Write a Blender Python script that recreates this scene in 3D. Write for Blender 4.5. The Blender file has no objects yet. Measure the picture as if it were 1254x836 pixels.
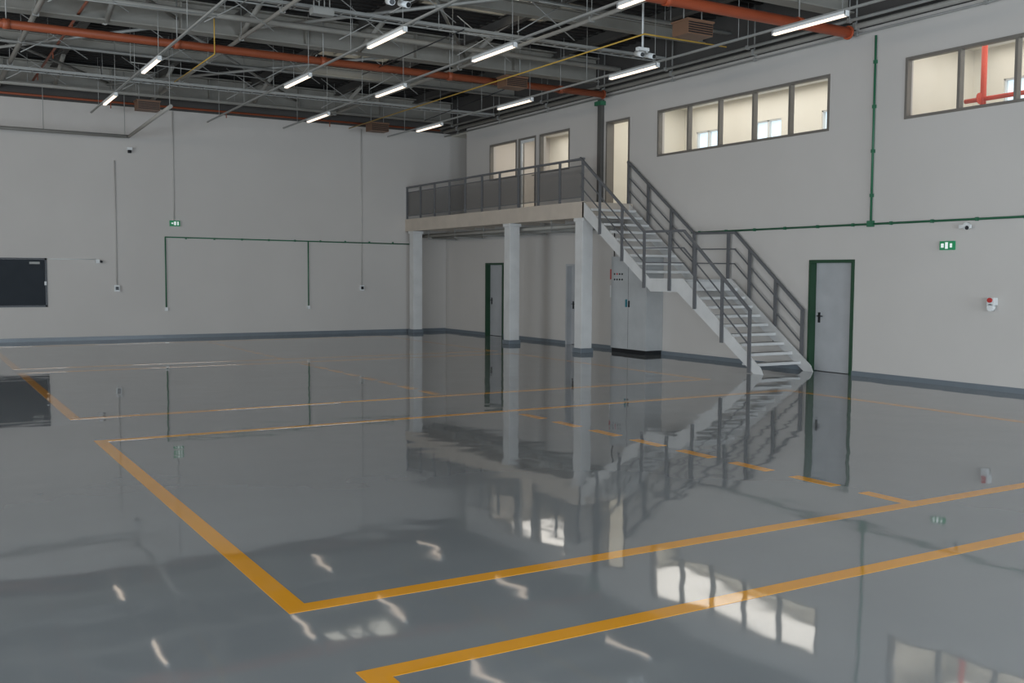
import bpy, math, random
from mathutils import Vector, Matrix
random.seed(4)
scene=bpy.context.scene
COL=scene.collection

def lin(c):
    r=[]
    for v in c[:3]:
        v=v/255.0
        r.append(v/12.92 if v<=0.04045 else ((v+0.055)/1.055)**2.4)
    return (r[0],r[1],r[2],1.0)

def pmat(name,col,rough=0.6,metal=0.0,var=0.06,scale=3.0,bump=0.0,ior=1.45):
    m=bpy.data.materials.new(name); m.use_nodes=True
    nt=m.node_tree; N=nt.nodes; L=nt.links
    b=N["Principled BSDF"]
    b.inputs["Roughness"].default_value=rough
    b.inputs["Metallic"].default_value=metal
    b.inputs["IOR"].default_value=ior
    tc=N.new("ShaderNodeTexCoord")
    no=N.new("ShaderNodeTexNoise"); no.inputs["Scale"].default_value=scale; no.inputs["Detail"].default_value=4
    L.new(tc.outputs["Object"],no.inputs["Vector"])
    cr=N.new("ShaderNodeValToRGB")
    c=lin(col)
    cr.color_ramp.elements[0].position=0.3; cr.color_ramp.elements[1].position=0.7
    cr.color_ramp.elements[0].color=tuple(x*(1-var) for x in c[:3])+(1,)
    cr.color_ramp.elements[1].color=tuple(min(1,x*(1+var)) for x in c[:3])+(1,)
    L.new(no.outputs["Fac"],cr.inputs["Fac"]); L.new(cr.outputs["Color"],b.inputs["Base Color"])
    if bump>0:
        bp=N.new("ShaderNodeBump"); bp.inputs["Strength"].default_value=1.0; bp.inputs["Distance"].default_value=bump
        n2=N.new("ShaderNodeTexNoise"); n2.inputs["Scale"].default_value=scale*12; L.new(tc.outputs["Object"],n2.inputs["Vector"])
        L.new(n2.outputs["Fac"],bp.inputs["Height"]); L.new(bp.outputs["Normal"],b.inputs["Normal"])
    return m

def emat(name,col,strength):
    m=bpy.data.materials.new(name); m.use_nodes=True
    b=m.node_tree.nodes["Principled BSDF"]
    b.inputs["Base Color"].default_value=lin(col)
    b.inputs["Emission Color"].default_value=lin(col)
    b.inputs["Emission Strength"].default_value=strength
    return m

def amat(name,col,alpha,rough=0.5):
    m=bpy.data.materials.new(name); m.use_nodes=True
    nt=m.node_tree; N=nt.nodes; L=nt.links
    b=N["Principled BSDF"]; out=N["Material Output"]
    b.inputs["Base Color"].default_value=lin(col); b.inputs["Roughness"].default_value=rough
    t=N.new("ShaderNodeBsdfTransparent"); mx=N.new("ShaderNodeMixShader"); mx.inputs[0].default_value=alpha
    L.new(t.outputs[0],mx.inputs[1]); L.new(b.outputs[0],mx.inputs[2]); L.new(mx.outputs[0],out.inputs["Surface"])
    return m

# ---------------- materials
WALL=pmat("wall_paint",(193,187,180),0.75,var=0.03,scale=0.5,bump=0.0006)
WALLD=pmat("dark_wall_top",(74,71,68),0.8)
ROOMW=pmat("office_wall_paint",(226,221,208),0.8,var=0.02)
BASE=pmat("baseboard_grey",(106,113,118),0.35)
DECK=pmat("deck_fascia",(190,177,162),0.6)
WHITE=pmat("white_steel",(204,202,198),0.5)
STRG=pmat("stair_paint",(204,202,198),0.5)
TREAD=pmat("stair_tread",(186,185,182),0.55)
RAIL=pmat("railing_grey",(98,98,99),0.5)
MESH=amat("mesh_infill",(84,82,80),0.28)
GREEN=pmat("green_frame",(34,66,44),0.4)
GCOND=pmat("green_conduit_paint",(44,102,72),0.45)
CONDG=pmat("conduit_light_grey",(190,185,178),0.5)
LEAF=pmat("door_leaf_grey",(168,168,168),0.5)
BLACK=pmat("black_plastic",(22,23,25),0.4)
CAB=pmat("cabinet_grey",(172,172,170),0.45)
GALV=pmat("galvanised",(152,151,146),0.5,metal=0.2)
PIPEG=pmat("pipe_grey",(152,148,140),0.5)
STEEL=pmat("roof_beam_grey",(142,138,129),0.6)
PURL=pmat("purlin_grey",(82,79,75),0.65)
ROOF=pmat("roof_deck_dark",(46,43,41),0.7)
RED=pmat("red_oxide_pipe",(144,74,46),0.5)
REDB=pmat("red_sprinkler",(180,84,50),0.5)
REDI=pmat("red_riser",(200,70,44),0.5)
YEL=pmat("yellow_pipe",(186,148,60),0.5)
BROWN=pmat("heater_brown",(118,88,68),0.5,metal=0.1)
ALU=pmat("window_frame_grey",(112,106,98),0.45)
DARKG=pmat("dark_panel",(52,56,60),0.7,ior=1.2)
WPL=pmat("white_plastic",(215,215,212),0.4)
REDP=pmat("red_plastic",(180,40,35),0.4)
TEAL=pmat("teal_plastic",(30,110,120),0.4)
SIGN=emat("exit_green",(20,130,80),0.15)
SIGNW=emat("exit_white",(230,235,230),0.4)
LED=emat("led_diffuser",(255,232,208),1.7)
SKYL=emat("skylight_panel",(222,218,205),1.2)
SKYFILL=emat("added_roof_glow",(225,228,228),5.0)  # glow of unseen roof panels, added to brighten the floor
OUTW=emat("outer_window_daylight",(205,222,232),0.85)
GLASS=amat("window_glass",(200,205,205),0.05,0.03)
YLINE=pmat("yellow_paint",(214,140,22),0.28,var=0.08,scale=8)

FLOOR=bpy.data.materials.new("epoxy_floor"); FLOOR.use_nodes=True
def floor_nodes(m,colA,colB,ior):
    nt=m.node_tree;N=nt.nodes;L=nt.links;b=N["Principled BSDF"]
    tc=N.new("ShaderNodeNewGeometry")
    n=N.new("ShaderNodeTexNoise"); n.inputs["Scale"].default_value=0.35; n.inputs["Detail"].default_value=5
    L.new(tc.outputs["Position"],n.inputs["Vector"])
    cr=N.new("ShaderNodeValToRGB"); cr.color_ramp.elements[0].position=.3; cr.color_ramp.elements[1].position=.7
    cr.color_ramp.elements[0].color=lin(colA); cr.color_ramp.elements[1].color=lin(colB)
    L.new(n.outputs["Fac"],cr.inputs["Fac"]); L.new(cr.outputs["Color"],b.inputs["Base Color"])
    b.inputs["Roughness"].default_value=0.04
    b.inputs["IOR"].default_value=ior
    n1=N.new("ShaderNodeTexNoise"); n1.inputs["Scale"].default_value=0.9; n1.inputs["Detail"].default_value=2
    n2=N.new("ShaderNodeTexNoise"); n2.inputs["Scale"].default_value=3.5; n2.inputs["Detail"].default_value=0
    L.new(tc.outputs["Position"],n1.inputs["Vector"]); L.new(tc.outputs["Position"],n2.inputs["Vector"])
    mu=N.new("ShaderNodeMath"); mu.operation='MULTIPLY_ADD'; mu.inputs[1].default_value=0.11
    L.new(n2.outputs["Fac"],mu.inputs[0]); L.new(n1.outputs["Fac"],mu.inputs[2])
    bp=N.new("ShaderNodeBump"); bp.inputs["Strength"].default_value=1; bp.inputs["Distance"].default_value=0.005
    L.new(mu.outputs[0],bp.inputs["Height"]); L.new(bp.outputs["Normal"],b.inputs["Normal"])
floor_nodes(FLOOR,(120,124,126),(131,135,136),2.2)
floor_nodes(YLINE,(212,144,36),(228,160,48),1.7)

class B:
    def __init__(s): s.v=[];s.f=[];s.m=[];s.sm=[];s.mats=[]
    def mi(s,m):
        if m not in s.mats: s.mats.append(m)
        return s.mats.index(m)
    def box(s,x0,x1,y0,y1,z0,z1,m):
        x0,x1=min(x0,x1),max(x0,x1);y0,y1=min(y0,y1),max(y0,y1);z0,z1=min(z0,z1),max(z0,z1)
        i=len(s.v)
        s.v+=[(x0,y0,z0),(x1,y0,z0),(x1,y1,z0),(x0,y1,z0),(x0,y0,z1),(x1,y0,z1),(x1,y1,z1),(x0,y1,z1)]
        for q in ((0,3,2,1),(4,5,6,7),(0,1,5,4),(1,2,6,5),(2,3,7,6),(3,0,4,7)):
            s.f.append(tuple(i+k for k in q)); s.m.append(s.mi(m)); s.sm.append(False)
        return s
    def bar(s,p,q,w,h,m,up=(0,0,1)):
        p=Vector(p);q=Vector(q);d=(q-p).normalized();u=Vector(up)
        a=d.cross(u)
        if a.length<1e-4: a=d.cross(Vector((1,0,0)))
        a.normalize(); b=a.cross(d).normalized()
        i=len(s.v)
        for c in (p,q):
            for sa,sb in ((-1,-1),(1,-1),(1,1),(-1,1)):
                s.v.append(tuple(c+a*sa*w/2+b*sb*h/2))
        for k in ((0,1,2,3),(7,6,5,4),(0,4,5,1),(1,5,6,2),(2,6,7,3),(3,7,4,0)):
            s.f.append(tuple(i+j for j in k)); s.m.append(s.mi(m)); s.sm.append(False)
        return s
    def cyl(s,p,q,r,m,seg=10,r2=None):
        p=Vector(p);q=Vector(q);d=(q-p).normalized()
        a=d.cross(Vector((0,0,1)))
        if a.length<1e-4: a=Vector((1,0,0))
        a.normalize(); b=a.cross(d)
        i=len(s.v); r2=r if r2 is None else r2
        for c,rr in ((p,r),(q,r2)):
            for k in range(seg):
                t=2*math.pi*k/seg; s.v.append(tuple(c+a*math.cos(t)*rr+b*math.sin(t)*rr))
        for k in range(seg):
            k2=(k+1)%seg
            s.f.append((i+k,i+k2,i+seg+k2,i+seg+k)); s.m.append(s.mi(m)); s.sm.append(True)
        s.f.append(tuple(i+k for k in reversed(range(seg)))); s.m.append(s.mi(m)); s.sm.append(False)
        s.f.append(tuple(i+seg+k for k in range(seg))); s.m.append(s.mi(m)); s.sm.append(False)
        return s
    def path(s,pts,r,m,seg=8):
        for a,b in zip(pts,pts[1:]): s.cyl(a,b,r,m,seg)
        for p in pts[1:-1]: s.ball(p,r*1.02,m)
        return s
    def ball(s,c,r,m,n=8):
        c=Vector(c); i=len(s.v); k=n//2
        for a in range(k+1):
            th=math.pi*a/k
            for b in range(n):
                ph=2*math.pi*b/n
                s.v.append((c.x+r*math.sin(th)*math.cos(ph),c.y+r*math.sin(th)*math.sin(ph),c.z+r*math.cos(th)))
        for a in range(k):
            for b in range(n):
                b2=(b+1)%n
                s.f.append((i+a*n+b,i+(a+1)*n+b,i+(a+1)*n+b2,i+a*n+b2)); s.m.append(s.mi(m)); s.sm.append(True)
        return s
    def poly(s,pts,thick,axis,m):
        i=len(s.v); n=len(pts); ax=Vector(axis)*thick
        s.v+=[tuple(p) for p in pts]; s.v+=[tuple(Vector(p)+ax) for p in pts]
        s.f.append(tuple(range(i,i+n))); s.f.append(tuple(reversed(range(i+n,i+2*n))))
        s.m+=[s.mi(m)]*2; s.sm+=[False]*2
        for k in range(n):
            k2=(k+1)%n
            s.f.append((i+k,i+n+k,i+n+k2,i+k2)); s.m.append(s.mi(m)); s.sm.append(False)
        return s
    def make(s,name,bevel=0,recalc=True):
        me=bpy.data.meshes.new(name); me.from_pydata(s.v,[],s.f)
        for mt in s.mats: me.materials.append(mt)
        me.polygons.foreach_set("material_index",s.m); me.polygons.foreach_set("use_smooth",s.sm)
        me.validate(); me.update()
        import bmesh
        bm=bmesh.new(); bm.from_mesh(me); bmesh.ops.recalc_face_normals(bm,faces=bm.faces); bm.to_mesh(me); bm.free()
        o=bpy.data.objects.new(name,me); COL.objects.link(o)
        if bevel>0:
            md=o.modifiers.new("bevel","BEVEL"); md.width=bevel; md.segments=2; md.limit_method='ANGLE'
        return o

def wall_cells(b,axis,c0,c1,u0,u1,z0,z1,holes,mat):
    us=sorted({u0,u1}|{max(u0,min(u1,h[k])) for h in holes for k in (0,1)})
    zs=sorted({z0,z1}|{max(z0,min(z1,h[k])) for h in holes for k in (2,3)})
    for a,bb in zip(us,us[1:]):
        for c,d in zip(zs,zs[1:]):
            um=(a+bb)/2; zm=(c+d)/2
            if any(h[0]<um<h[1] and h[2]<zm<h[3] for h in holes): continue
            if axis=='x': b.box(c0,c1,a,bb,c,d,mat)
            else: b.box(a,bb,c0,c1,c,d,mat)

XL=-24.0; YB=-37.0; ZT=6.38; ZR=7.45; XP=XL+0.06
# ------------- shell
B().box(XL,3.2,YB,0.25,-0.2,0,FLOOR).make("floor")
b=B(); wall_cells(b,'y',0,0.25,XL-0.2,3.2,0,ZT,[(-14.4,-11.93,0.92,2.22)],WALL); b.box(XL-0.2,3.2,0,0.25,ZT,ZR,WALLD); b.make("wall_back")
winz=(4.62,5.69)
holes=[(-15.92,-10.78,*winz),(-22.77,-17.62,*winz),(-4.43,-2.87,4.65,5.72),(-7.13,-5.65,4.65,5.72),(-5.46,-4.54,3.58,5.72),
       (-9.72,-8.76,3.58,5.68),(-1.4,0,3.58,ZT),
       (-16.62,-15.53,0,2.17),(-3.72,-2.66,0,2.2),(-8.0,-7.04,0,2.14)]
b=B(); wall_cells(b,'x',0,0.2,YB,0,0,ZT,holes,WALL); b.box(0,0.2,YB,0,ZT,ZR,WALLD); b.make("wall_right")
b=B(); wall_cells(b,'x',XL-0.2,XL,YB,0,0,ZR,[(-35,-23,0,3.4),(-16,-9,0,3.4),(-20,-4,4.5,6.0)],WALL); b.make("wall_left")  # unseen openings, cut to suit the added side lights
b=B(); wall_cells(b,'y',YB-0.2,YB,XL-0.2,3.2,0,ZR,[(-21,-16.5,0,4.4),(-13.5,-9,0,4.4),(-6,-1.5,0,4.4)],WALL); b.make("wall_front")
B().box(XL,-0.02,-0.02,0,0,0.10,BASE).make("baseboard_back")
b=B()
for a,c in ((-0.02,-2.66),(-3.72,-7.04),(-8.0,-15.53),(-16.62,YB)): b.box(-0.02,0,a,c,0,0.09,BASE)
b.make("baseboard_right")

sky=[(-6.3,-4.2,-6.2,-4.6),(-6.0,-3.0,-12.1,-10.4),(-11.3,-8.2,-14.3,-12.6),
     (-21,-18,-23,-21),(-6,-3,-27.5,-25.5),(-12,-9,-28,-26),(-21,-17,-28,-25.5),(-6,-3,-31.5,-29),(-13.5,-10.5,-32,-29.5),(-21,-17,-34,-31.5)]  # this row is out of view, added for more light from above
b=B()
y=0.0
while y>YB:
    y2=y-0.28
    xs=[(XL,3.2)]
    for s in sky:
        ym=(y+y2)/2
        if s[2]<ym<s[3]:
            n=[]
            for a,c in xs:
                if a<s[0] and c>s[1]: n+= [(a,s[0]),(s[1],c)]
                else: n.append((a,c))
            xs=n
    for a,c in xs:
        b.box(a,c,y2,y,ZR,ZR+0.02,ROOF)
        b.box(a,c,y-0.11,y,ZR-0.06,ZR,ROOF)
    y=y2
b.make("ceiling")
for i,s in enumerate(sky):
    q=B(); q.box(s[0],s[1],s[2],s[3],ZR+0.12,ZR+0.16,SKYL if i<3 else SKYFILL)
    for e in (s[0],s[1]): q.box(e-0.04,e+0.04,s[2],s[3],ZR-0.05,ZR+0.16,STEEL)
    for e in (s[2],s[3]): q.box(s[0],s[1],e-0.04,e+0.04,ZR-0.05,ZR+0.16,STEEL)
    n=3
    for t in range(1,n): 
        xx=s[0]+(s[1]-s[0])*t/n; q.box(xx-0.03,xx+0.03,s[2],s[3],ZR,ZR+0.13,STEEL)
    q.make("skylight")  # first three are real skylights, the rest added light panels

def ibeam(b,p,q,w,h,m,t=0.03):
    p=Vector(p);q=Vector(q);d=Vector((0,0,1))
    b.bar(p+d*(h/2-t/2),q+d*(h/2-t/2),w,t,m); b.bar(p-d*(h/2-t/2),q-d*(h/2-t/2),w,t,m); b.bar(p,q,t,h-2*t,m)
for y in (-0.35,-8.3,-16.3,-24.3,-32.3):
    q=B(); ibeam(q,(XP,y,7.0),(-0.02,y,7.0),0.34,0.6,STEEL)
    x=-2.5
    while x>XL:
        q.box(x-0.012,x+0.012,y-0.16,y+0.16,6.74,7.26,STEEL); x-=2.6
    q.make("roof_beam")
for y in (-4.3,-12.3,-20.3):
    q=B(); ibeam(q,(XP,y,7.05),(-0.02,y,7.05),0.2,0.24,STEEL,0.02); q.make("roof_beam")
x=-1.3
while x>XL:
    q=B(); ibeam(q,(x,YB,7.3),(x,0,7.3),0.16,0.24,PURL,0.02); q.make("roof_purlin"); x-=2.6
q=B()
for (x0,x1,y0,y1) in ((-5.2,-10.4,-0.5,-8.1),(-10.4,-15.6,-0.5,-8.1),(-3.9,-9.1,-8.5,-16.1),(-10.4,-15.6,-8.5,-16.1)):
    q.cyl((x0,y0,6.9),(x1,y1,6.9),0.035,GALV,8); q.cyl((x1,y0,6.85),(x0,y1,6.85),0.035,GALV,8)
for x in (-3.9,-6.5,-9.1,-11.7,-14.3):
    for y in (-0.6,-8.3,-16.3):
        q.cyl((x,y-0.1,6.72),(x,y-1.7,7.15),0.055,PIPEG,8)
        if y<-1: q.cyl((x,y+0.1,6.72),(x,y+1.7,7.15),0.055,PIPEG,8)
for y in (-2.6,-6.0,-10.6,-13.0):
    for x in (-13.0,-10.4,-7.8,-5.2):
        q.cyl((x,y,6.4),(x+1.3,y,7.2),0.011,GALV,5); q.cyl((x+1.3,y,6.4),(x,y,7.2),0.011,GALV,5)
q.make("roof_bracing")
q=B()
for k in range(16):
    x=-14+random.random()*13; y=-1.5-random.random()*15; zz=6.2+random.random()*0.8
    if k%2: q.cyl((x,y,zz),(x+1.5+random.random()*3 if x<-5 else x-2,y-0.2,zz+random.uniform(-.1,.1)),0.012,GALV if k%4 else BLACK,5)
    else: q.cyl((x,y,zz),(x+random.uniform(-.6,.6),y-2-random.random()*4,zz+random.uniform(-.1,.2)),0.012,GALV if k%4 else BLACK,5)
    q.cyl((x,y,zz),(x,y,7.2),0.008,GALV,5)
q.make("electrical_cable_run")

for yp,r,m in ((-8.92,0.08,RED),(-16.52,0.095,REDB)):
    q=B(); q.cyl((XP,yp,6.31),(-0.25,yp,6.31),r,m,14)
    x=-1.5
    while x>XL:
        q.cyl((x,yp,6.31),(x,yp,7.3),0.012,GALV,6); q.cyl((x-0.06,yp,6.31),(x+0.06,yp,6.31),r+0.015,m,14); x-=3.0
    q.cyl((-0.25,yp,6.31),(-0.22,yp,6.31),r+0.03,m,14)
    q.make("sprinkler_main_pipe")
q=B(); q.cyl((XP,-0.35,6.42),(-0.4,-0.35,6.42),0.03,RED,8)
for x in (-10.3,-7.2,-4.1):
    q.cyl((x,-0.35,6.42),(x,-0.35,6.25),0.015,RED,6)
q.make("sprinkler_branch_pipe")
q=B(); q.cyl((-12.2,-0.5,6.78),(-12.2,-24,6.78),0.028,RED,8)
yy=-1.5
while yy>-24: q.cyl((-12.2,yy,6.78),(-12.2,yy,6.62),0.012,RED,6); yy-=3.0
q.make("sprinkler_branch_pipe")
q=B(); q.path([(-3.75,-1.0,6.15),(-3.75,-15.0,6.15),(-1.8,-15.0,6.15)],0.014,YEL,6)
q.path([(-9.9,-6.0,6.1),(-9.9,-9.4,6.1),(-9.9,-9.4,7.0)],0.012,YEL,6)
q.make("yellow_gas_pipe")

rows={-10.9:[0,1,3,4],-7.9:[1,2,3,4],-5.75:[0,1,2,3,4],-2.5:[0,1,2,3,4]}
for xr,ks in rows.items():
    q=B(); q.box(xr-0.02,xr+0.02,-30,-1.0,5.985,6.02,GALV)
    yy=-2.2
    while yy>-30: q.cyl((xr,yy,6.02),(xr,yy,7.2),0.007,GALV,5); yy-=2.31
    q.make("light_trunking_rail")
    for k in ks:
        y0=-3.05-4.62*k; y1=y0-1.55
        q=B(); q.box(xr-0.04,xr+0.04,y1,y0,5.93,5.985,WPL)
        q.box(xr-0.028,xr+0.028,y1+0.02,y0-0.02,5.90,5.93,LED)
        q.box(xr-0.04,xr+0.04,y1-0.01,y1+0.02,5.9,5.985,WPL); q.box(xr-0.04,xr+0.04,y0-0.02,y0+0.01,5.9,5.985,WPL)
        q.make("linear_led_light")
for (yt,zt,x0,x1) in ((-3.6,6.45,XP,-0.35),(-11.3,6.7,XP,-0.35)):
    q=B(); q.box(x0,x1,yt-0.15,yt-0.14,zt,zt+0.06,GALV); q.box(x0,x1,yt+0.14,yt+0.15,zt,zt+0.06,GALV)
    x=x0
    while x<x1: q.box(x,x+0.02,yt-0.14,yt+0.14,zt,zt+0.015,GALV); x+=0.3
    for c in (-0.08,0,0.07): q.cyl((x0,yt+c,zt+0.03),(x1,yt+c,zt+0.03),0.018,BLACK if c else PIPEG,6)
    q.make("cable_tray")
for (yt,zt,r,m) in ((-1.2,6.55,0.05,PIPEG),(-5.4,6.72,0.035,GALV),(-9.8,6.75,0.06,PIPEG),(-13.6,6.85,0.04,GALV)):
    q=B(); q.cyl((XP,yt,zt),(-0.4,yt,zt),r,m,10)
    x=-2.0
    while x>XL: q.cyl((x,yt,zt),(x,yt,7.3),0.008,GALV,5); x-=2.6
    q.make("service_pipe")
for (xt,zt,r,m) in ((-0.12,6.42,0.05,PIPEG),(-0.3,6.5,0.03,GALV),(-0.1,6.28,0.018,GALV),(-4.2,6.55,0.04,PIPEG),(-9.2,6.6,0.04,PIPEG),(-13.0,6.6,0.05,PIPEG)):
    q=B(); q.cyl((xt,-30,zt),(xt,-0.1,zt),r,m,10)
    yy=-1.0
    while yy>-30:
        q.cyl((xt,yy,zt),(xt,yy,ZR-0.02),0.008,GALV,5)
        q.box(xt-r-0.01,xt+r+0.01,yy-0.03,yy+0.03,zt-r-0.01,zt+r+0.01,GALV); yy-=2.6
    q.make("service_pipe")
q=B(); q.path([(XP,-0.6,5.5),(-9.9,-0.6,5.5),(-9.9,-5.6,5.62)],0.045,PIPEG,10)
for x in (-20,-16,-12,-10): q.cyl((x,-0.6,5.5),(x,-0.6,7.2),0.01,GALV,5)
q.cyl((-9.9,-5.5,5.62),(-9.9,-5.5,7.2),0.01,GALV,5)
q.make("ventilation_pipe")
def heater(x,y,z):
    q=B(); q.box(x-0.28,x+0.28,y-0.2,y+0.2,z-0.12,z+0.1,BROWN)
    for k in range(5): q.box(x-0.26,x+0.26,y-0.215,y-0.2,z-0.1+k*0.04,z-0.08+k*0.04,BLACK)
    q.box(x-0.3,x+0.3,y-0.22,y+0.22,z+0.1,z+0.13,BROWN)
    for sx in (-.2,.2): q.cyl((x+sx,y,z+0.13),(x+sx,y,7.2),0.01,GALV,5)
    q.make("unit_heater")
for p in ((-9.67,-1.9,6.15),(-3.1,-1.6,6.15),(-3.2,-9.5,6.2),(-3.5,-16.0,6.05)): heater(*p)
def dropcam(x,y,z):
    q=B(); q.cyl((x,y,z),(x,y,7.3),0.02,WPL,8); q.box(x-0.12,x+0.12,y-0.05,y+0.05,z-0.02,z+0.04,WPL)
    for sx,dy in ((-1,-.12),(1,-.1)):
        q.cyl((x+sx*0.1,y+0.06,z-0.06),(x+sx*0.14,y+dy-0.06,z-0.13),0.05,WPL,12)
        q.cyl((x+sx*0.14,y+dy-0.06,z-0.13),(x+sx*0.142,y+dy-0.07,z-0.133),0.04,BLACK,12)
        q.cyl((x+sx*0.1,y,z),(x+sx*0.1,y,z-0.06),0.02,WPL,8)
    q.make("security_camera")
dropcam(-3.4,-14.5,6.0); dropcam(-8.6,-15.0,6.1)
q=B(); q.box(-8.8,-8.4,-11.9,-11.7,6.5,6.62,GALV)
for k in range(4): q.path([(-8.75+k*0.1,-11.8,6.6),(-8.75+k*0.1,-11.8,6.9),(-8.75+k*0.1,-11.3,6.9)],0.012,GALV,6)
q.make("junction_box")

# ------------- back wall fittings
q=B()
q.path([(-8.87,-0.03,0.84),(-8.87,-0.03,2.85),(-1.2,-0.03,2.80)],0.018,GCOND,8)
q.cyl((-4.69,-0.03,2.83),(-4.69,-0.03,0.82),0.018,GCOND,8)
for x in (-8.87,-4.69): q.box(x-0.04,x+0.04,-0.06,0,0.78,0.88,WPL)
for x in [-8.3+k*0.8 for k in range(9)]: q.box(x-0.02,x+0.02,-0.05,0,2.8,2.86,GCOND)
q.make("green_conduit")
for x,zt,zb in ((-10.18,4.9,1.5),(-8.62,6.35,3.33),(-2.96,6.3,1.5)):
    q=B(); q.cyl((x,-0.02,zt),(x,-0.02,zb),0.016,CONDG,8)
    if zb<2:
        q.box(x-0.07,x+0.07,-0.07,0,zb-0.17,zb,WPL); q.box(x-0.04,x+0.04,-0.09,-0.07,zb-0.13,zb-0.04,BLACK)
    q.make("electrical_conduit")
def exit_sign_back(x,z):
    q=B(); q.box(x-0.14,x+0.14,-0.05,0,z-0.08,z+0.08,SIGN); 
    q.box(x-0.03,x+0.03,-0.055,-0.05,z-0.05,z+0.05,SIGNW); q.box(x-0.1,x-0.05,-0.055,-0.05,z-0.02,z+0.02,SIGNW); q.box(x+0.06,x+0.1,-0.055,-0.05,z-0.05,z+0.05,SIGNW)
    q.make("exit_sign")
exit_sign_back(-8.6,3.24)
q=B(); q.box(-9.86,-9.72,-0.1,0,5.2,5.28,WPL); q.cyl((-9.79,-0.08,5.2),(-9.79,-0.08,5.12),0.05,BLACK,12); q.make("dome_camera")
q=B(); q.box(-14.4,-11.93,0.02,0.12,0.92,2.22,DARKG)
for a,c,d,e in ((-14.4,-11.93,0.92,0.97),(-14.4,-11.93,2.17,2.22),(-11.98,-11.93,0.92,2.22),(-14.4,-14.35,0.92,2.22)): q.box(a,c,-0.02,0.02,d,e,BLACK)
q.box(-12.35,-12.1,-0.005,0.02,2.06,2.12,GALV); q.box(-12.0,-11.95,-0.05,0,1.5,1.6,WPL)
q.make("window_1")
q=B(); q.path([(-11.9,-0.03,2.2),(-10.7,-0.03,2.2)],0.015,WPL,6); q.box(-10.72,-10.62,-0.12,0,2.1,2.2,WPL); q.cyl((-10.62,-0.08,2.15),(-10.55,-0.1,2.13),0.03,BLACK,8); q.make("motion_sensor")

# ------------- right wall fittings
q=B(); q.path([(-0.03,-12.06,2.81),(-0.03,-30,2.81)],0.02,GCOND,8); q.cyl((-0.03,-16.98,2.81),(-0.03,-16.98,6.2),0.02,GCOND,8)
for k in range(20): q.box(-0.05,0,-12.3-k*0.85,-12.34-k*0.85,2.78,2.84,GCOND)
for k in range(4): q.box(-0.05,0,-17.01,-16.95,3.3+k*0.8,3.36+k*0.8,GCOND)
q.box(-0.07,0,-17.04,-16.92,2.76,2.87,GCOND)
q.make("green_conduit")
q=B(); q.box(-0.05,0,-18.72,-18.45,2.31,2.46,SIGN); q.box(-0.055,-0.05,-18.61,-18.56,2.33,2.44,SIGNW); q.box(-0.055,-0.05,-18.69,-18.65,2.35,2.42,SIGNW); q.box(-0.055,-0.05,-18.53,-18.48,2.35,2.42,SIGNW); q.make("exit_sign")
q=B(); q.cyl((0,-18.94,2.70),(-0.06,-18.94,2.70),0.06,WPL,14); q.box(-0.1,-0.04,-19.04,-18.84,2.66,2.72,WPL); q.cyl((-0.08,-18.98,2.68),(-0.14,-19.02,2.66),0.03,BLACK,8); q.make("wall_mounted_camera")
q=B(); q.box(-0.1,0,-19.53,-19.40,1.4,1.52,WPL); q.cyl((-0.1,-19.46,1.36),(-0.02,-19.46,1.36),0.06,WPL,12); q.cyl((-0.13,-19.46,1.48),(-0.1,-19.46,1.48),0.04,REDP,12); q.make("fire_alarm_sounder")

def door(name,y0,y1,z1,leaf=LEAF,frame=GREEN,z0=0.0,fw=0.06,hy=None):
    q=B()
    q.box(-0.03,0.19,y0,y0+fw,z0,z1,frame); q.box(-0.03,0.19,y1-fw,y1,z0,z1,frame); q.box(-0.03,0.19,y0+fw,y1-fw,z1-fw,z1,frame)
    q.box(0.12,0.17,y0+fw,y1-fw,z0+0.01,z1-fw,leaf)
    hy=y1-fw-0.1 if hy is None else hy
    q.box(0.105,0.12,hy-0.025,hy+0.025,z0+0.95,z0+1.15,BLACK)
    q.cyl((0.12,hy,z0+1.08),(0.06,hy,z0+1.08),0.011,BLACK,8); q.cyl((0.06,hy+0.01,z0+1.08),(0.06,hy-0.12,z0+1.08),0.011,BLACK,8)
    yh=y0+fw+0.012 if hy>(y0+y1)/2 else y1-fw-0.012
    for zz in (0.3,1.0,1.75): q.cyl((0.11,yh,z0+zz),(0.11,yh,z0+zz+0.12),0.012,GALV,8)
    return q.make(name)
door("door_1",-16.62,-15.53,2.17)
door("door_2",-3.72,-2.66,2.2)
door("door_3",-8.0,-7.04,2.14,frame=LEAF)
q=B(); y0,y1,z0,z1=-5.46,-4.54,3.58,5.72
for a,c in ((y0,y0+.05),(y1-.05,y1)): q.box(-0.02,0.15,a,c,z0,z1,ALU)
q.box(-0.02,0.15,y0+.05,y1-.05,z1-.05,z1,ALU)
for a,c in ((y0+.05,y0+.12),(y1-.12,y1-.05)): q.box(0.03,0.07,a,c,z0+.01,z1-.05,WPL)
q.box(0.03,0.07,y0+.12,y1-.12,z0+.01,z0+.12,WPL); q.box(0.03,0.07,y0+.12,y1-.12,z1-.13,z1-.05,WPL)
q.box(0.048,0.052,y0+.12,y1-.12,z0+.12,z1-.13,GLASS); q.cyl((0.0,y0+.1,z0+1.05),(0.0,y0+.22,z0+1.05),0.012,BLACK,8); q.cyl((0.0,y0+.1,z0+1.05),(0.04,y0+.1,z0+1.05),0.012,BLACK,8)
q.make("door_4")
q=B(); q.box(-0.02,0.2,-9.72,-9.67,3.58,5.68,ALU); q.box(-0.02,0.2,-8.81,-8.76,3.58,5.68,ALU); q.box(-0.02,0.2,-9.67,-8.81,5.63,5.68,ALU); q.make("door_5")

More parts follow.
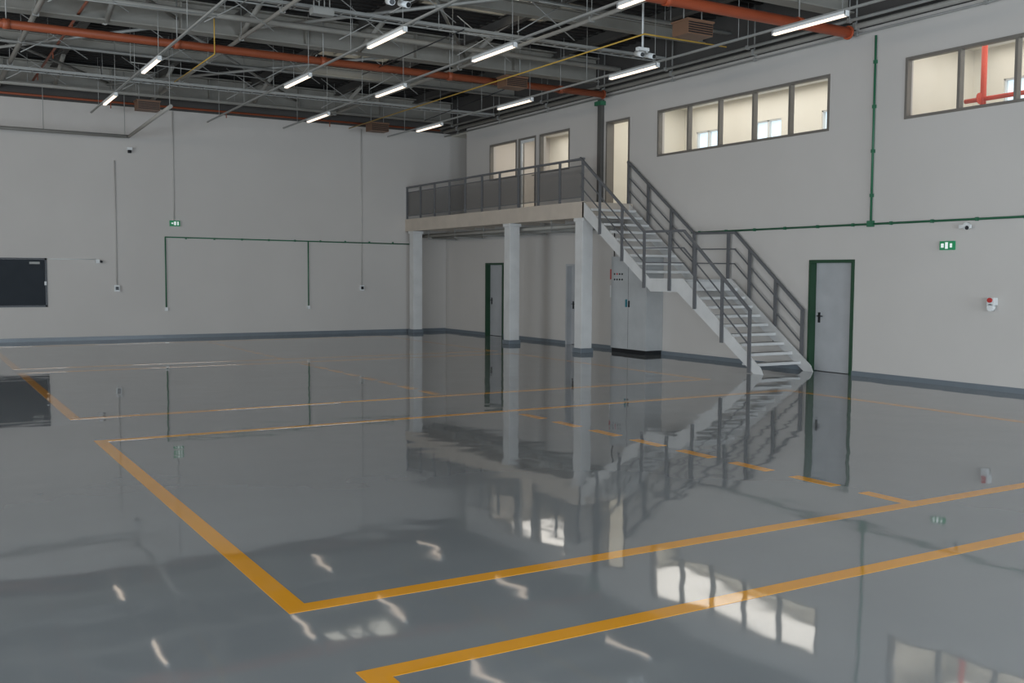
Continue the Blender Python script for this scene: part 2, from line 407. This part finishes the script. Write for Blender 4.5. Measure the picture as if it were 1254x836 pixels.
def window(name,y0,y1,z0,z1,div):
    q=B(); f=0.05
    q.box(-0.015,0.1,y0,y1,z0,z0+f,ALU); q.box(-0.015,0.1,y0,y1,z1-f,z1,ALU)
    for yy in [y0+f/2]+div+[y1-f/2]: q.box(-0.015,0.1,yy-f/2,yy+f/2,z0+f,z1-f,ALU)
    q.box(0.04,0.045,y0+f,y1-f,z0+f,z1-f,GLASS)
    q.make(name)
window("window_2",-15.92,-10.78,*winz,[-11.85,-12.86,-13.89,-14.9])
window("window_3",-22.77,-17.62,*winz,[-18.68,-19.7,-20.73,-21.75])
window("window_4",-4.43,-2.87,4.65,5.72,[])
window("window_5",-7.13,-5.65,4.65,5.72,[])
q=B(); q.box(-0.1,0,-8.66,-8.5,3.58,6.25,PURL); q.box(-0.16,0,-8.72,-8.44,6.1,6.2,GCOND); q.make("upper_steel_column",0.005)

xo=3.0
ow=[(-9.6,-8.7),(-11.75,-10.85),(-13.95,-13.0),(-16.2,-15.3),(-18.4,-17.5),(-20.6,-19.7)]
b=B(); wall_cells(b,'x',xo,xo+0.2,YB,0.25,0,ZR,[(a,c,4.55,5.65) for a,c in ow],ROOMW); b.make("wall_office_back")
b=B(); b.box(0.2,xo,YB,0,3.4,3.58,LEAF); b.make("floor_office")
b=B(); b.box(0.2,xo,YB,0,6.3,6.36,ROOMW); b.make("ceiling_office")
for i,yy in enumerate((-1.45,-8.1,-16.75)):
    B().box(0.2,xo,yy-0.1,yy,3.58,6.3,WALL if i==0 else ROOMW).make("wall_partition_%d"%(i+1))
for i,(a,c) in enumerate(ow):
    q=B(); q.box(xo+0.1,xo+0.12,a,c,4.55,5.65,OUTW)
    for e in (a,c,(a+c)/2): q.box(xo+0.02,xo+0.1,e-0.03,e+0.03,4.55,5.65,WPL)
    for e in (4.55,5.65): q.box(xo+0.02,xo+0.1,a,c,e-0.03,e+0.03,WPL)
    q.make("window_%d"%(6+i))
q=B(); q.cyl((1.0,-18.45,3.58),(1.0,-18.45,6.2),0.05,REDI,12); q.cyl((1.0,-18.1,4.95),(1.0,-19.3,4.95),0.04,REDI,10); q.cyl((0.9,-18.45,4.95),(0.9,-18.46,4.95),0.1,REDI,12); q.make("sprinkler_riser_pipe")
def area(name,loc,rot,sx,sy,power,col):
    l=bpy.data.lights.new(name,"AREA"); l.shape='RECTANGLE'; l.size=sx; l.size_y=sy; l.energy=power; l.color=col
    o=bpy.data.objects.new(name,l); o.location=loc; o.rotation_euler=rot; COL.objects.link(o); return o
for i,(yc,ln) in enumerate(((-4.8,5.5),(-12.4,7.5),(-20.5,6.5))):
    area("office_lamp",(1.6,yc,6.24),(0,0,0),2.4,ln,14.5*ln,(1,.95,.87))
    q=B(); q.box(0.4,2.8,yc-ln/2,yc+ln/2,6.26,6.29,WPL); q.make("office_light_fixture")

# ------------- mezzanine
q=B(); q.box(-1.43,-0.001,-9.85,-0.001,3.42,3.58,DECK); q.box(-1.46,-1.40,-9.88,-0.001,3.2,3.585,DECK); q.box(-1.46,-0.001,-9.88,-9.82,3.2,3.57,DECK)
for k in range(8): q.box(-1.4,-0.001,-0.6-k*1.25,-0.7-k*1.25,3.22,3.42,DECK)
q.make("mezzanine_deck",0.004)
for y in (-0.45,-6.35,-9.68):
    q=B(); q.box(-1.45,-1.15,y-0.15,y+0.15,0.11,3.2,WHITE); q.box(-1.48,-1.12,y-0.18,y+0.18,0,0.11,BASE); q.box(-1.48,-1.12,y-0.18,y+0.18,3.12,3.2,WHITE); q.make("mezzanine_column",0.006)
q=B()
for x,z,r,m in ((-1.0,3.05,0.05,PIPEG),(-0.8,3.1,0.03,GALV),(-0.5,3.02,0.06,PIPEG),(-0.2,3.12,0.03,GALV)):
    q.cyl((x,-9.7,z),(x,-0.1,z),r,m,10)
for k in range(6): q.box(-1.1,-0.1,-0.9-k*1.75,-0.94-k*1.75,2.93,2.96,GALV); q.cyl((-1.08,-0.92-k*1.75,2.95),(-1.08,-0.92-k*1.75,3.42),0.01,GALV,5); q.cyl((-.15,-0.92-k*1.75,2.95),(-.15,-0.92-k*1.75,3.42),0.01,GALV,5)
q.make("under_deck_service_pipe")
q=B(); X=-1.40
n=10; ys=[-0.03-(9.72/n)*k for k in range(n+1)]
q.box(X-0.03,X+0.03,-9.8,-0.01,4.56,4.61,RAIL)
q.box(X-0.012,X+0.012,-9.8,-0.01,4.42,4.44,RAIL); q.box(X-0.012,X+0.012,-9.8,-0.01,3.68,3.70,RAIL)
for y in ys: q.box(X-0.025,X+0.025,y-0.025,y+0.025,3.58,4.57,RAIL)
for a,c in zip(ys,ys[1:]): q.box(X-0.003,X+0.003,c+0.04,a-0.04,3.70,4.42,MESH)
q.make("mezzanine_railing")

# ------------- staircase
q=B()
ZD=3.58; ZL=1.77; yt=-9.88; yl0=-12.35; yl1=-13.4; yb=-15.65
def stringer(x):
    pts=[(yt+0.0,ZD-0.02),(yt,ZD-0.36),(yl0-0.05,ZL-0.26),(yl1+0.12,ZL-0.26),(yb+0.12,0.0),(yb-0.12,0.0),(yb-0.06,0.12),(yl1-0.05,ZL+0.02),(yl0,ZL+0.02)]
    q.poly([(x,a,c) for a,c in pts],0.02,(1,0,0),STRG)
for x in (-1.45,-0.12): stringer(x)
def flight(ya,za,yb_,zb,n):
    g=(ya-yb_)/n; r=(za-zb)/n
    for k in range(1,n+1):
        z=za-r*k; 
        if z<zb+0.01 and zb>0: break
        if z<0.02: break
        y0=ya-g*(k-1); 
        q.box(-1.428,-0.122,y0-g-0.02,y0,z-0.035,z,TREAD)
        q.box(-1.429,-0.121,y0-g-0.035,y0-g-0.0205,z-0.05,z+0.004,STRG)
flight(yt,ZD,yl0,ZL,10)
q.box(-1.428,-0.122,yl1,yl0,ZL-0.05,ZL,TREAD); q.box(-1.428,-0.122,yl1-0.002,yl1+0.06,ZL-0.2,ZL-0.051,STRG); q.box(-1.428,-0.122,yl0-0.06,yl0-0.001,ZL-0.2,ZL-0.051,STRG)
flight(yl1,ZL,yb,0,10)
prof=[(-9.75,ZD+1.02),(yl0+0.15,ZL+1.02),(yl1-0.1,ZL+1.0),(-15.45,1.18)]
def zprof(y,off=0):
    for (a,za),(c,zc) in zip(prof,prof[1:]):
        if c<=y<=a: return za+(zc-za)*(y-a)/(c-a)+off
    return (prof[0][1] if y>prof[0][0] else prof[-1][1])+off
def zstr(y):
    if y>yl0: return ZD-0.30+(y-yt)*((ZD-ZL)/(yt-yl0))
    if y>yl1: return ZL-0.24
    return max(0.01,ZL-0.24+(y-yl1)*(ZL/(yl1-yb)))
for x,posts in ((-1.475,[-10.55,-11.4,-12.2,-13.05,-13.85,-14.66,-15.43]),(-0.075,[-9.78,-10.55,-11.4,-12.2,-13.3,-13.95,-14.7,-15.43])):
    for off,w,h in ((0,0.05,0.05),(-0.35,0.018,0.025),(-0.66,0.018,0.025)):
        for (a,za),(c,zc) in zip(prof,prof[1:]): q.bar((x,a,za+off),(x,c,zc+off),w,h,RAIL)
    for y in posts: q.box(x-0.012,x+0.012,y-0.04,y+0.04,zstr(y),zprof(y),RAIL)
q.make("steel_staircase")

# ------------- electrical cabinet
q=B(); q.box(-0.5,-0.001,-11.07,-9.71,0.1,2.3,CAB); q.box(-0.48,-0.001,-11.05,-9.73,0,0.1,BLACK)
q.box(-0.503,-0.5,-10.394,-10.386,0.12,2.28,BLACK)
for k in range(4):
    q.cyl((-0.5,-9.85-k*0.1,1.75),(-0.515,-9.85-k*0.1,1.75),0.022,BLACK,8); q.cyl((-0.5,-9.85-k*0.1,1.88),(-0.515,-9.85-k*0.1,1.88),0.022,REDP if k==1 else BLACK,8)
q.box(-0.53,-0.5,-10.35,-10.31,1.1,1.28,TEAL); q.box(-0.53,-0.5,-10.45,-10.42,1.1,1.25,BLACK)
q.make("electrical_cabinet",0.006)
q=B(); q.cyl((-0.04,-9.2,3.0),(-0.04,-9.2,1.6),0.015,BLACK,6); q.box(-0.1,0,-9.28,-9.12,1.3,1.6,WPL); q.box(-0.1,0,-9.28,-9.12,1.75,2.0,REDP); q.path([(-0.06,-9.2,1.3),(-0.1,-9.25,1.15),(-0.06,-9.35,1.25),(-0.04,-9.3,1.6)],0.012,BLACK,6); q.make("socket_outlet_box")

# ------------- floor markings
w=0.065; t=0.0015
xr=-2.93
def bay(y0,y1):
    q=B(); xl=-13.42
    q.box(xl-w,xl+w,y0,y1,0.0002,t,YLINE)
    q.box(xl+w,xr+w,y0-w,y0+w,0.0002,t,YLINE); q.box(xl-w,xl+w,y0-w,y0,0.0002,t,YLINE)
    q.box(xl+w,xr+w,y1-w,y1+w,0.0002,t,YLINE); q.box(xl-w,xl+w,y1,y1+w,0.0002,t,YLINE)
    q.box(xr-w,xr+w,y0+w,y1-w,0.0002,t,YLINE)
    yy=y1-0.36
    while yy>y0+0.15:
        q.box(-8.2-w,-8.2+w,max(yy-0.5,y0+w+0.001),yy,0.0002,t,YLINE); yy-=0.8
    q.make("floor_marking")
bay(-24.27,-17.8); bay(-15.85,-9.14); bay(-8.26,-1.8); bay(-32.0,-25.34)

# ------------- lighting
wd=bpy.data.worlds.new("world"); scene.world=wd; wd.use_nodes=True
bg=wd.node_tree.nodes["Background"]; bg.inputs[0].default_value=(0.55,0.68,0.85,1); bg.inputs[1].default_value=0.8
for xc in (-18.75,-11.25,-3.75):
    area("gate_daylight",(xc,YB-0.05,1.9),(math.radians(90),0,0),4.4,3.6,880,(0.76,0.88,1.0))
area("added_side_fill",(XL-0.05,-29,1.7),(math.radians(90),0,math.radians(-90)),11.8,3.2,1250,(0.80,0.90,1.0))  # unseen light, added and enlarged to brighten the right wall
area("added_side_fill",(XL-0.05,-12.5,1.7),(math.radians(90),0,math.radians(-90)),6.8,3.2,680,(0.74,0.88,1.0))  # unseen light, added to fill under the mezzanine and the lower back wall
area("added_warm_fill",(XL-0.05,-12,5.25),(math.radians(90),0,math.radians(-90)),15.5,1.4,360,(1.0,0.86,0.72))  # unseen light, added to warm the upper walls

# ------------- camera
cd=bpy.data.cameras.new("camera"); cam=bpy.data.objects.new("camera",cd); COL.objects.link(cam)
R=Matrix(((0.8574694768545541,0.028953432468482816,-0.5137195684525461),(-0.5145036876993735,0.05923335628132011,-0.855439866295344),(0.005661413827205464,0.997824187044964,0.06568744279947215)))
cam.matrix_world=Matrix.Translation((-15.23914669,-29.59385361,1.85))@R.to_4x4()
cd.sensor_width=36; cd.lens=36*1242/1254; cd.clip_end=200
scene.camera=cam
scene.view_settings.view_transform='Standard'
scene.view_settings.look='None'
